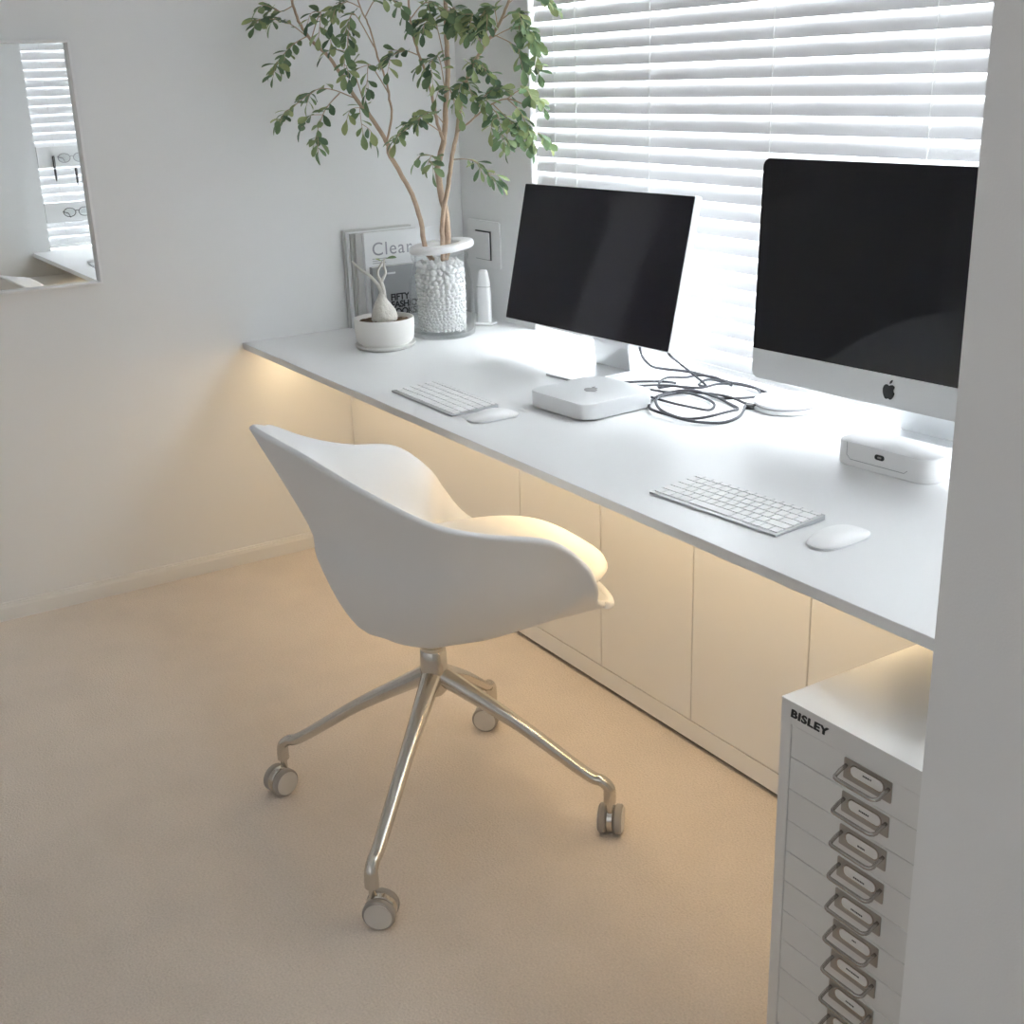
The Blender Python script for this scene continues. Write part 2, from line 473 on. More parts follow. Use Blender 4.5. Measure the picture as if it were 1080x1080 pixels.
# ------------------------------------------------------------------ desk and base cabinets
bm = bmesh.new()
prism(bm, [(0.001, DF), (PX - .001, DF), (PX - .001, -.001), (WX1 - .001, -.001), (WX1 - .001, .098), (WX0 + .001, .098), (WX0 + .001, -.001), (0.001, -.001)], H - DT, H, 'z', bev=.0012, seg=2)
tag(obj('desk', bm, 'desk'), 'long thin white worktop fixed along the window wall', 'desk')
edges = [(0.001, .9152), (.9152, 1.2353), (1.2353, 1.5407), (1.5407, 1.8523), (1.8523, 2.163), (2.163, 2.474)]
labs = ['widest flat white base cabinet, at the left wall end of the desk',
        'flat white base cabinet right of the widest one, mostly behind the chair back',
        'flat white base cabinet whose left seam runs down beside the chair seat front',
        'flat white base cabinet in the middle of the open knee space, fully in view',
        'flat white base cabinet partly hidden by the white drawer unit',
        'flat white base cabinet at the right end, behind the white drawer unit']
for (a, b), lb in zip(edges, labs):
    t = thing('base_cabinet', lb, 'cabinet', ((a + b) / 2, CF, 0), group='base cabinets under the desk')
    wd = (b - a) / 2
    obj('carcass', B(-wd + .0005, wd - .0005, .020, .40, .0565, H - DT - .003), 'cab', t)
    obj('door', B(-wd + .0016, wd - .0016, 0, .018, .0585, H - DT - .003, .0012, 2), 'cab', t)
t = thing('led_strip', 'warm glowing light strip fixed under the front of the white desk', 'light', (1.115, -.61, H - DT - .0004))
hl = 1.085
obj('channel', B(-hl, hl, -.008, .008, -.006, 0, .0008, 1), 'white', t)
obj('diffuser', B(-hl + .002, hl - .002, -.0055, .0055, -.0085, -.006, .001, 1), 'led', t)

# ------------------------------------------------------------------ wall mirror
MY0, MY1, MZ0, MZ1 = -1.66, -1.0789, .8457, 1.4274
t = thing('wall_mirror', 'rectangular wall mirror in a thin white frame on the left wall', 'mirror', (0, (MY0 + MY1) / 2, MZ0))
hw, hh = (MY1 - MY0) / 2, MZ1 - MZ0
bm = bmesh.new(); fd, ft = .027, .006
box(bm, .0005, fd, -hw, hw, 0, ft, .001); box(bm, .0005, fd, -hw, hw, hh - ft, hh, .001)
box(bm, .0005, fd, -hw, -hw + ft, ft, hh - ft, .001); box(bm, .0005, fd, hw - ft, hw, ft, hh - ft, .001)
obj('mirror_frame', bm, 'white', t)
obj('mirror_glass', B(.001, .006, -hw + ft, hw - ft, ft, hh - ft), 'mirror', t)

# ------------------------------------------------------------------ wall plate by the corner
t = thing('wall_plate', 'square white switch plate with a dark-edged centre, on the wall behind the glass jar', 'switch', (.128, 0, .855))
obj('plate', prism(bmesh.new(), rrect(-.088, .088, -.066, .066, .008), -.006, -.0004, 'y', .002), 'white', t)
obj('rocker_shade', B(-.041, .0425, -.0085, -.0058, -.045, .0375), 'black', t)  # black slab standing for the shadow line round the raised rocker
obj('rocker', B(-.041, .0385, -.0125, -.006, -.0435, .0335, .002), 'white', t)

# ================================================================== CHAIR
t = thing('swivel_chair', 'white moulded shell armchair on a polished four-star castor base', 'chair', (1.455, -.947, 0))
YAW = .081
RIM = [(0, -.245, .803), (.097, -.202, .776), (.197, -.157, .745), (.273, -.074, .693), (.291, .012, .661), (.310, .115, .636),
       (.305, .18, .582), (.295, .208, .535), (.252, .236, .487), (.195, .292, .451), (.11, .318, .446), (0, .323, .446)]
full = [Vector(p) for p in RIM] + [Vector((-p[0], p[1], p[2])) for p in RIM[-2:0:-1]]
rim = catmull(full, 6, closed=True)
# shell profile: from the rim inwards and down to the seat bottom
ZB = .404
CEN = Vector((0, .036, ZB))
def spoke(P, m=16):
    back = max(0.0, min(1.0, (-P.y - .02) / .20)); front = max(0.0, min(1.0, (P.y - .17) / .08))
    side = max(0.0, 1 - back - front)
    tot = back + side + front; back, side, front = back / tot, side / tot, front / tot
    def bl(b, s, f): return back * b + side * s + front * f
    ring = [(bl(.705, .901, .909), bl(.548, .797, .816)), (bl(.668, .792, .757), bl(.388, .513, .524)), (bl(.531, .609, .518), bl(.134, .223, .183)), (bl(.356, .368, .335), 0.0)]
    def pt(s, h): return Vector((CEN.x + (P.x - CEN.x) * s, CEN.y + (P.y - CEN.y) * s, ZB + (P.z - ZB) * h))
    return catmull([P] + [pt(s, h) for s, h in ring] + [CEN], m // 4)
def rotz(bm, off=(0, 0, 0)):
    bmesh.ops.transform(bm, matrix=Matrix.Rotation(-YAW, 4, 'Z') @ Matrix.Translation(off), verts=bm.verts)
    return bm
bm = bmesh.new(); sp = [spoke(P) for P in rim]; n = len(sp); k = len(sp[0])
V = [[bm.verts.new(q) for q in s[:-1]] for s in sp]; vc = bm.verts.new(CEN)
for i in range(n):
    j = (i + 1) % n
    for a in range(k - 2): bm.faces.new((V[i][a], V[j][a], V[j][a + 1], V[i][a + 1]))
    bm.faces.new((V[i][-1], V[j][-1], vc))
rotz(bm, (.006, -.043, 0))
sh = obj('seat_shell', bm, 'shell', t, smooth=True)
sm = sh.modifiers.new('thickness', 'SOLIDIFY'); sm.thickness = .011; sm.offset = 0
bv = sh.modifiers.new('edge', 'BEVEL'); bv.width = .004; bv.segments = 3; bv.limit_method = 'ANGLE'; bv.angle_limit = R(50)
lip = [q for q in rim if q.y > .24 and abs(q.x) < .235]
lip.sort(key=lambda q: q.x)
bm = bmesh.new(); tube(bm, [q + Vector((0, .001, -.004)) for q in lip], [.006, .0105, .0115, .0115, .0115, .0105, .006], 12); rotz(bm, (.006, -.043, 0))
obj('rolled_edge', bm, 'shell', t, smooth=True)
# seat pad
bm = bmesh.new()
prof = []
def pad_r(a):  # outline radius by angle, a=90deg is the front
    fr = math.sin(a) > 0; e = .62 if fr else .95
    return Vector((.202 * math.copysign(abs(math.cos(a)) ** e, math.cos(a)), .085 + (.268 if fr else .155) * math.copysign(abs(math.sin(a)) ** e, math.sin(a)), 0))
lv = [(.0, .448), (.60, .450), (.80, .457), (.92, .467), (.98, .478), (1.0, .487), (.985, .497), (.93, .506), (.78, .512), (.4, .511), (0, .509)]
rings = []
for s, z in lv:
    if s == 0: rings.append([bm.verts.new((0, .075, z))]); continue
    rg = []
    for i in range(56):
        a = 2 * math.pi * i / 56; q = pad_r(a); yy = .075 + (q.y - .075) * s
        rg.append(bm.verts.new((q.x * s, yy, z - .10 * max(0, .0 - yy) * 0 + 0.0 * math.sin(min(1, max(0, (yy + .1) / .3)) * math.pi))))
    rings.append(rg)
for a, b in zip(rings, rings[1:]):
    for i in range(56):
        j = (i + 1) % 56
        if len(a) == 1: bm.faces.new((a[0], b[i], b[j]))
        elif len(b) == 1: bm.faces.new((a[i], a[j], b[0]))
        else: bm.faces.new((a[i], a[j], b[j], b[i]))
rotz(bm, (.006, -.043, 0))
tag(obj('seat_pad', bm, 'pad', t, smooth=True), 'cream seat pad')
# column and hub
bm = bmesh.new()
lathe(bm, [(0, .252), (.016, .252), (.024, .262), (.026, .29), (.0245, .318), (.0235, .340), (.022, .342), (.022, .349), (.0235, .351), (.0235, .384), (.055, .388), (.055, .398), (0, .398)], 36)
obj('column', bm, 'chrome', t, smooth=True, angle=35)
angs = [41, 131, 221, -49]
cyaw = [45, 135, 195, -40]
rad = [.325, .325, .325, .335]
for a, ra, cy in zip(angs, rad, cyaw):
    u = Vector((math.cos(R(a)), math.sin(R(a)), 0))
    bm = bmesh.new()
    path = catmull([u * .010 + Vector((0, 0, .292)), u * .05 + Vector((0, 0, .270)), u * .16 + Vector((0, 0, .206)), u * (ra - .045) + Vector((0, 0, .124)),
                    u * (ra - .015) + Vector((0, 0, .112)), u * (ra - .002) + Vector((0, 0, .100)), u * ra + Vector((0, 0, .086)), u * ra + Vector((0, 0, .070))], 6)
    tube(bm, path, [.0205, .0175, .0132, .0118, .0112, .0114, .0122, .0122], 14, flat=.92)
    leg = obj('leg', bm, 'chrome', t, smooth=True, angle=50)
    # castor: twin wheels either side of a bright hood
    c = u * ra
    ax = Vector((math.cos(R(cy)), math.sin(R(cy)), 0)); tr = Vector((-ax.y, ax.x, 0))
    wc = c + tr * .012 + Vector((0, 0, .0275))
    bm = bmesh.new()
    tube(bm, [c + Vector((0, 0, .050)), c + Vector((0, 0, .074))], .0065, 12)
    disc(bm, wc + Vector((0, 0, .001)), ax, .0268, .013, 30, .002)
    cast = obj('castor', bm, 'chrome', t, smooth=True, angle=40)
    for sg in (-1, 1):
        bm = bmesh.new(); disc(bm, wc + ax * sg * .0145, ax, .0275, .0145, 32, .003)
        obj('wheel', bm, 'wheel', cast, smooth=True, angle=40)
        bm = bmesh.new(); disc(bm, wc + ax * sg * .0222, ax, .0235, .0018, 32, .0006)
        obj('wheel_cover', bm, 'wheel_face', cast, smooth=True, angle=40)

# ================================================================== SCREENS
# left screen on its L-shaped stand
LX, LY, LYAW, LTILT = .92, -.229, .0765, R(13)
t = thing('monitor', 'slim borderless black monitor on a silver stand, left of the two screens', 'monitor', (LX, LY, H), LYAW)
tm = Matrix.Translation((0, 0, .1005)) @ Matrix.Rotation(-LTILT, 4, 'X')
W2, HH = .583 / 2, .329
bm = prism(bmesh.new(), rrect(-W2 - .0022, W2 + .0022, -.0022, HH + .0022, .004, 4), .0015, .021, 'y', .0012)
bmesh.ops.transform(bm, matrix=tm, verts=bm.verts); obj('housing', bm, 'alu_light', t)
bm = prism(bmesh.new(), rrect(-W2, W2, 0, HH, .003, 4), 0, .0025, 'y'); bmesh.ops.transform(bm, matrix=tm, verts=bm.verts)
obj('screen', bm, 'screen_matte', t)
bm = bmesh.new(); bx0, bx1 = -.055, .068
box(bm, bx0, bx1, -.062, .101, .0003, .006, .0015); obj('stand_base', bm, 'alu', t)
bm = bmesh.new()
prism(bm, [(.094, .0062), (.101, .0062), (.075, .215), (.068, .215)], bx0, bx1, 'x', .001); obj('stand_neck', bm, 'alu', t)
bm = bmesh.new()
box(bm, -.04, .053, .060, .070, .175, .225, .002); obj('mount', bm, 'alu', t)

# right all-in-one computer with a silver chin
t = thing('desktop_computer', 'large all-in-one computer with black screen and silver chin, right of the two screens', 'computer', (1.8097, -.198, H), .0656)
ch, gh, W2 = .0572, .3577, .325
tm = Matrix.Translation((0, 0, .0985)) @ Matrix.Rotation(-.0312, 4, 'X')
bm = bmesh.new()
out = rrect(-W2, W2, 0, ch + gh, .016, 6)
lay = [(0.0022, 1.0), (.0075, 1.0), (.014, .97), (.026, .86), (.036, .66), (.042, .42), (.044, .2)]
prev = None
for y, s in lay:
    ring = [bm.verts.new((a * s, y, (b - .2) * s + .2)) for a, b in out]
    if prev:
        for i in range(len(ring)): bm.faces.new((prev[i], prev[(i + 1) % len(ring)], ring[(i + 1) % len(ring)], ring[i]))
    else: bm.faces.new(ring[::-1])
    prev = ring
bm.faces.new(prev)
bmesh.ops.transform(bm, matrix=tm, verts=bm.verts); obj('housing', bm, 'alu', t, smooth=True, angle=25)
def top_round(x0, x1, z0, z1, r, bottom=False):
    P = []
    if not bottom:
        P += [(x0, z0), (x1, z0)]
        P += [(x1 - r + r * math.cos(R(a)), z1 - r + r * math.sin(R(a))) for a in range(0, 91, 15)]
        P += [(x0 + r + r * math.cos(R(a)), z1 - r + r * math.sin(R(a))) for a in range(90, 181, 15)]
    else:
        P += [(x1, z1), (x0, z1)]
        P += [(x0 + r + r * math.cos(R(a)), z0 + r + r * math.sin(R(a))) for a in range(180, 271, 15)]
        P += [(x1 - r + r * math.cos(R(a)), z0 + r + r * math.sin(R(a))) for a in range(270, 361, 15)]
    return P
bm = prism(bmesh.new(), top_round(-W2, W2, ch + .0004, ch + gh, .016), 0, .0022, 'y'); bmesh.ops.transform(bm, matrix=tm, verts=bm.verts)
obj('screen', bm, 'screen', t)
bm = prism(bmesh.new(), top_round(-W2, W2, 0, ch, .016, True), 0.0002, .0022, 'y'); bmesh.ops.transform(bm, matrix=tm, verts=bm.verts)
chin = obj('chin', bm, 'alu', t)
bm = bmesh.new(); apple_mark(bm, tm @ frame((0, -.0002, ch * .5), (1, 0, 0), (0, 0, 1)), .032); obj('emblem', bm, 'ink', chin)
bm = bmesh.new(); box(bm, -.095, .095, .050, .180, .0003, .005, .0015); obj('stand_base', bm, 'alu_light', t)
bm = bmesh.new(); prism(bm, [(.174, .0052), (.180, .0052), (.066, .25), (.058, .25)], -.095, .095, 'x', .001); obj('stand_neck', bm, 'alu_light', t)

# ================================================================== BOXES ON THE DESK
t = thing('mini_computer', 'flat silver square mini computer with a dark emblem on its top', 'computer', (1.168, -.380, H), R(4))
obj('case', prism(bmesh.new(), rrect(-.0985, .0985, -.0985, .0985, .03, 8), .003, .0365, 'z', .003, 3), 'alu_light', t, smooth=True, angle=35)
obj('foot', lathe(bmesh.new(), [(0, .0004), (.082, .0004), (.082, .0032), (0, .0032)], 48), 'grey', t)
bm = bmesh.new(); apple_mark(bm, frame((0, 0, .0365), (.7, .72, 0), (-.72, .7, 0)), .037); obj('emblem', bm, 'grey', t)

t = thing('dock_box', 'white rounded box with a small black port, beneath the right screen', 'dock', (1.857, -.219, H), R(4))
obj('case', prism(bmesh.new(), rrect(-.0985, .0985, -.047, .045, .022, 8), .0005, .044, 'z', .003, 3), 'white', t, smooth=True, angle=35)
bm = bmesh.new()
pl = [(-.072, .043), (-.072, .020), (-.064, .0125), (.050, .0125), (.056, .018)]
tube(bm, [(x, -.0472, z) for x, z in pl], .0006, 5); obj('seam', bm, 'grey', t)
bm = prism(bmesh.new(), rrect(-.012, .008, .024, .0335, .0045, 5), -.0478, -.0468, 'y'); po = obj('port', bm, 'black', t)
bm = prism(bmesh.new(), rrect(-.006, .002, .0272, .0302, .0012, 4), -.0482, -.0476, 'y'); obj('port_tongue', bm, 'steel', po)

# ------------------------------------------------------------------ wireless charger
t = thing('charging_puck', 'round white charging puck of two stacked discs at the end of the cable tangle', 'charger', (1.442, -.078, H))
obj('base_disc', lathe(bmesh.new(), [(0, .0004), (.062, .0004), (.067, .003), (.067, .0075), (.064, .0095), (0, .0095)], 56), 'white', t, smooth=True, angle=40)
obj('band', lathe(bmesh.new(), [(0, .0095), (.0635, .0095), (.0635, .0125), (0, .0125)], 56), 'grey', t, smooth=True, angle=40)
obj('top_disc', lathe(bmesh.new(), [(0, .0125), (.062, .0125), (.0665, .0145), (.067, .018), (.064, .0215), (.055, .0245), (.03, .0265), (0, .027)], 56), 'white', t, smooth=True, angle=40)

# ------------------------------------------------------------------ keyboards and mice
def keyboard(label, loc, rz):
    t = thing('keyboard', label, 'keyboard', loc, rz, 'keyboards on the desk')
    L, D = .279, .1149
    bm = bmesh.new(); prism(bm, [(-D / 2, .0008), (D / 2, .0008), (D / 2, .0095), (-D / 2, .0042)], -L / 2, L / 2, 'x', .0008)
    obj('case', bm, 'kb', t)
    sl = math.atan((.0095 - .0042) / D)
    rows = [(.0085, [1.0] * 14), (.0165, [1.0] * 13 + [1.5]), (.0165, [1.5] + [1.0] * 13), (.0165, [1.8] + [1.0] * 11 + [1.75]), (.0165, [2.3] + [1.0] * 10 + [2.3]), (.0165, [1, 1, 1, 1.25, 5, 1.25, 1, 1, 1, 1])]
    cache = {}
    y = D / 2 - .0035
    for hgt, ks in rows:
        tot = sum(ks); unit = (L - .006) / tot; x = -L / 2 + .003
        for wd in ks:
            kw = wd * unit - .0026; key = (round(kw, 5), hgt)
            cx, cy = x + wd * unit / 2, y - hgt / 2
            z = .0042 + (cy + D / 2) / D * (.0095 - .0042)
            if key not in cache:
                k0 = obj('key', prism(bmesh.new(), rrect(-kw / 2, kw / 2, -hgt / 2, hgt / 2, .0018, 2), 0, .0016, 'z'), 'key', t); cache[key] = k0
            else:
                k0 = cache[key].copy(); COL.objects.link(k0); k0.parent = t
            k0.location = (cx, cy, z + .0001); k0.rotation_euler = (sl, 0, 0)
            x += wd * unit
        y -= hgt + .0026
    return t
keyboard('slim white keyboard in front of the left monitor', (.917, -.602, H), R(-.5))
keyboard('slim white keyboard in front of the right screen and its white dock box', (1.7003 + .1393 - .0042, -.6478 + .0103 + .0573, H), .0739)

def mouse(label, loc, rz):
    t = thing('mouse', label, 'mouse', loc, rz, 'computer mice on the desk')
    bm = bmesh.new(); N = 36; L, Wd = .0568, .0285
    rings = []
    for s, zf in [(1.0, .0), (1.0, .12), (.985, .30), (.93, .52), (.80, .74), (.58, .90), (.3, .98), (0, 1)]:
        if s == 0: rings.append([bm.verts.new((0, 0, .0190))]); continue
        rg = []
        for i in range(N):
            a = 2 * math.pi * i / N
            x = Wd * math.copysign(abs(math.cos(a)) ** .7, math.cos(a)) * s; y = L * math.copysign(abs(math.sin(a)) ** .8, math.sin(a)) * s
            top = .0190 * (1 - (y / L) ** 2 * .55)
            rg.append(bm.verts.new((x, y, .0035 + (top - .0035) * zf)))
        rings.append(rg)
    bm.faces.new(rings[0][::-1])
    for a, b in zip(rings, rings[1:]):
        for i in range(N):
            j = (i + 1) % N
            bm.faces.new((a[i], a[j], b[0])) if len(b) == 1 else bm.faces.new((a[i], a[j], b[j], b[i]))
    obj('shell', bm, 'white', t, smooth=True, angle=60)
    obj('sole', prism(bmesh.new(), rrect(-Wd * .9, Wd * .9, -L * .93, L * .93, .02, 6), .0004, .0035, 'z'), 'alu', t)
mouse('white mouse beside the left keyboard and near the silver mini computer', (1.118, -.597, H), R(-3))
mouse('white mouse beside the right keyboard, nearest the desk end', (2.043, -.560, H), R(2))

# ------------------------------------------------------------------ cables
ZT = H + .0034
def cable(name, label, pts, r=.0028, cat='cable', lift=None):
    P = []
    for i, q in enumerate(pts):
        if len(q) == 3: P.append(Vector(q))
        else: P.append(Vector((q[0], min(q[1], -.016), ZT + (lift[i % len(lift)] if lift else 0))))
    t = thing(name, label, cat, (P[0].x, P[0].y, H), group='dark cables behind the mini computer')
    o = Vector((P[0].x, P[0].y, H))
    bm = bmesh.new(); tube(bm, [q - o for q in catmull(P, 7)], r, 8)
    obj('cord', bm, 'cable', t, smooth=True)
    return t, o
c, o = cable('power_cable', 'dark grey cable hanging from under the left monitor across to the round charger',
      [(1.085, -.168, .775), (1.069, -.170, .728), (1.030, -.13, .687), (.995, -.075, .652), (1.012, -.045), (1.062, -.022), (1.13, -.018), (1.205, -.02), (1.284, -.024, ZT + .004), (1.321, -.022), (1.352, -.017), (1.383, -.020)], .0032)
bm = bmesh.new(); box(bm, -.006, .006, -.016, .006, 0, .007, .0015); bmesh.ops.translate(bm, vec=Vector((1.392, -.026, H + .0005)) - o, verts=bm.verts)
obj('plug', bm, 'white', c)
cable('display_cable', 'dark cable dropping straight from the left monitor corner into the big loop',
      [(1.148, -.158, .775), (1.160, -.164, .75), (1.171, -.170, .725), (1.195, -.138, .690), (1.212, -.096, .650), (1.19, -.098), (1.174, -.056), (1.202, -.028), (1.241, -.024), (1.299, -.03), (1.334, -.046), (1.35, -.084), (1.34, -.121), (1.3, -.133), (1.233, -.139), (1.174, -.153), (1.142, -.172), (1.110, -.142), (1.100, -.109), (1.104, -.065), (1.123, -.04), (1.169, -.03), (1.23, -.036)], .0028, lift=[.006, .0, .004])
cable('computer_cable', 'short dark cable running behind the back edge of the silver mini computer', [(1.04, -.262), (1.05, -.224), (1.064, -.179), (1.106, -.128), (1.135, -.118)], .0028)
cable('data_cable', 'dark cable looping once beside the mini computer, with a narrow inner loop',
      [(1.118, -.255, H + .018), (1.126, -.235, H + .014), (1.158, -.172), (1.218, -.124), (1.226, -.08), (1.23, -.05), (1.255, -.06)], .0026, lift=[.008, .006])
cable('adapter_cable', 'dark cable making the long flat loop right behind the mini computer corner',
      [(1.187, -.270, H + .016), (1.215, -.252, H + .008), (1.269, -.244), (1.34, -.241), (1.366, -.221), (1.349, -.192), (1.296, -.166), (1.241, -.17), (1.185, -.195), (1.145, -.215)], .0028, lift=[.002, .005])
c, o = cable('charger_cable', 'dark cable coiled in two open rings in front, ending at the round charger',
      [(1.392, -.125, H + .006), (1.378, -.132), (1.331, -.132), (1.264, -.132), (1.217, -.156), (1.217, -.214), (1.249, -.268), (1.305, -.300), (1.373, -.302), (1.409, -.276), (1.417, -.216), (1.4, -.173), (1.351, -.150), (1.29, -.142),
       (1.23, -.16), (1.202, -.195), (1.214, -.248), (1.283, -.312), (1.354, -.325), (1.413, -.308), (1.450, -.262), (1.446, -.21), (1.405, -.158)], .0030, lift=[.0, .004, .008, .003])
bm = bmesh.new(); box(bm, -.012, .012, -.007, .007, 0, .010, .002)
bmesh.ops.transform(bm, matrix=Matrix.Translation(Vector((1.400, -.136, H + .0006)) - o) @ Matrix.Rotation(R(40), 4, 'Z'), verts=bm.verts)
obj('plug', bm, 'black', c)

# ================================================================== JAR AND TREE
JX, JY = .272, -.235
t = thing('glass_jar', 'wide clear glass jar with a narrowed neck, holding white pebbles and the tree', 'jar', (JX, JY, H))
prof = [(0, .0004), (.082, .0004), (.089, .005), (.0905, .014), (.0905, .115), (.088, .145), (.081, .178), (.0745, .196), (.0735, .206), (.0775, .210), (.0785, .217), (.0775, .223), (.0725, .225),
        (.069, .221), (.069, .200), (.0765, .175), (.084, .143), (.0865, .115), (.0865, .020), (.082, .013), (0, .012)]
obj('glass', lathe(bmesh.new(), prof, 56, cap=False), 'jar', t, smooth=True, angle=50)
t = thing('jar_lid', 'white plastic ring lid lying tilted on the mouth of the glass jar', 'lid', (JX + .004, JY + .006, H + .2362))
t.rotation_euler = (R(5.2), R(-2.4), 0)
obj('ring', lathe(bmesh.new(), [(.052, -.004), (.084, -.004), (.0885, .0), (.089, .008), (.0865, .0135), (.080, .0155), (.056, .0155), (.052, .012), (.052, -.004)], 56, cap=False), 'white', t, smooth=True, angle=45)
random.seed(5)
bm = bmesh.new()
lathe(bm, [(0, .016), (.050, .016), (.056, .03), (.056, .165), (.046, .18), (0, .188)], 28)
def pebble(bm, c, r):
    q = bmesh.ops.create_icosphere(bm, subdivisions=1, radius=r)
    mt = Matrix.Translation(c) @ Matrix.Rotation(random.uniform(0, 6.3), 4, Vector((random.uniform(-1, 1), random.uniform(-1, 1), random.uniform(-1, 1))).normalized()) @ Matrix.Diagonal((1.2, random.uniform(.75, 1), random.uniform(.6, .9), 1))
    for v in q['verts']: v.co = v.co * random.uniform(.88, 1.1)
    bmesh.ops.transform(bm, matrix=mt, verts=q['verts'])
z = .021
while z < .205:
    r = .0052 + .0050 * max(0, (z - .06) / .14) + random.uniform(-.0006, .0006)
    rad_ = .062 if z < .165 else .062 - (z - .165) * .15
    nn = int(2 * math.pi * rad_ / (r * 2.0)); ph = random.random()
    for i in range(nn):
        a = 2 * math.pi * (i + ph) / nn
        pebble(bm, Vector((rad_ * math.cos(a) * random.uniform(.97, 1.04), rad_ * math.sin(a) * random.uniform(.97, 1.04), z + random.uniform(-.002, .002))), r * random.uniform(.85, 1.15))
    z += r * 1.55
for i in range(70):
    a = random.uniform(0, 6.28); q = .058 * math.sqrt(random.random())
    pebble(bm, Vector((q * math.cos(a), q * math.sin(a), .194 + random.uniform(0, .006))), random.uniform(.007, .010))
o = obj('pebbles', bm, 'pebble', None, smooth=True); o.location = (JX, JY, H)
tag(o, 'white pebbles filling the clear glass jar around the tree stems', 'pebbles', kind='stuff')

BR = {
    'L': [(0.254, -0.267, 0.878), (0.248, -0.278, 0.972), (0.246, -0.301, 1.035), (0.233, -0.345, 1.123), (0.229, -0.352, 1.159), (0.209, -0.386, 1.227), (0.193, -0.416, 1.272), (0.177, -0.444, 1.327), (0.161, -0.472, 1.378), (0.142, -0.505, 1.415), (0.128, -0.529, 1.461), (0.122, -0.54, 1.51), (0.118, -0.548, 1.566)],
    'L2': [(0.229, -0.352, 1.159), (0.264, -0.351, 1.219), (0.28, -0.362, 1.266), (0.295, -0.377, 1.312), (0.295, -0.397, 1.368), (0.297, -0.414, 1.435), (0.296, -0.436, 1.483), (0.289, -0.448, 1.543)],
    'M': [(0.282, -0.217, 0.876), (0.284, -0.214, 0.944), (0.277, -0.226, 1.044), (0.276, -0.228, 1.093), (0.285, -0.212, 1.153), (0.289, -0.205, 1.225), (0.303, -0.201, 1.318), (0.312, -0.205, 1.41), (0.322, -0.208, 1.499), (0.334, -0.207, 1.586)],
    'M2': [(0.286, -0.231, 0.878), (0.296, -0.233, 0.959), (0.313, -0.223, 1.034), (0.328, -0.216, 1.107), (0.346, -0.206, 1.178), (0.371, -0.202, 1.26), (0.409, -0.196, 1.328), (0.452, -0.18, 1.382), (0.496, -0.164, 1.428), (0.525, -0.153, 1.476), (0.554, -0.143, 1.527)],
    'M3': [(0.285, -0.212, 1.153), (0.303, -0.241, 1.214), (0.318, -0.256, 1.262), (0.328, -0.277, 1.32), (0.328, -0.298, 1.377), (0.33, -0.315, 1.432), (0.337, -0.323, 1.476), (0.337, -0.323, 1.53)],
    'R1': [(0.346, -0.206, 1.178), (0.391, -0.188, 1.208), (0.439, -0.164, 1.242), (0.488, -0.138, 1.259), (0.538, -0.111, 1.24)],
}
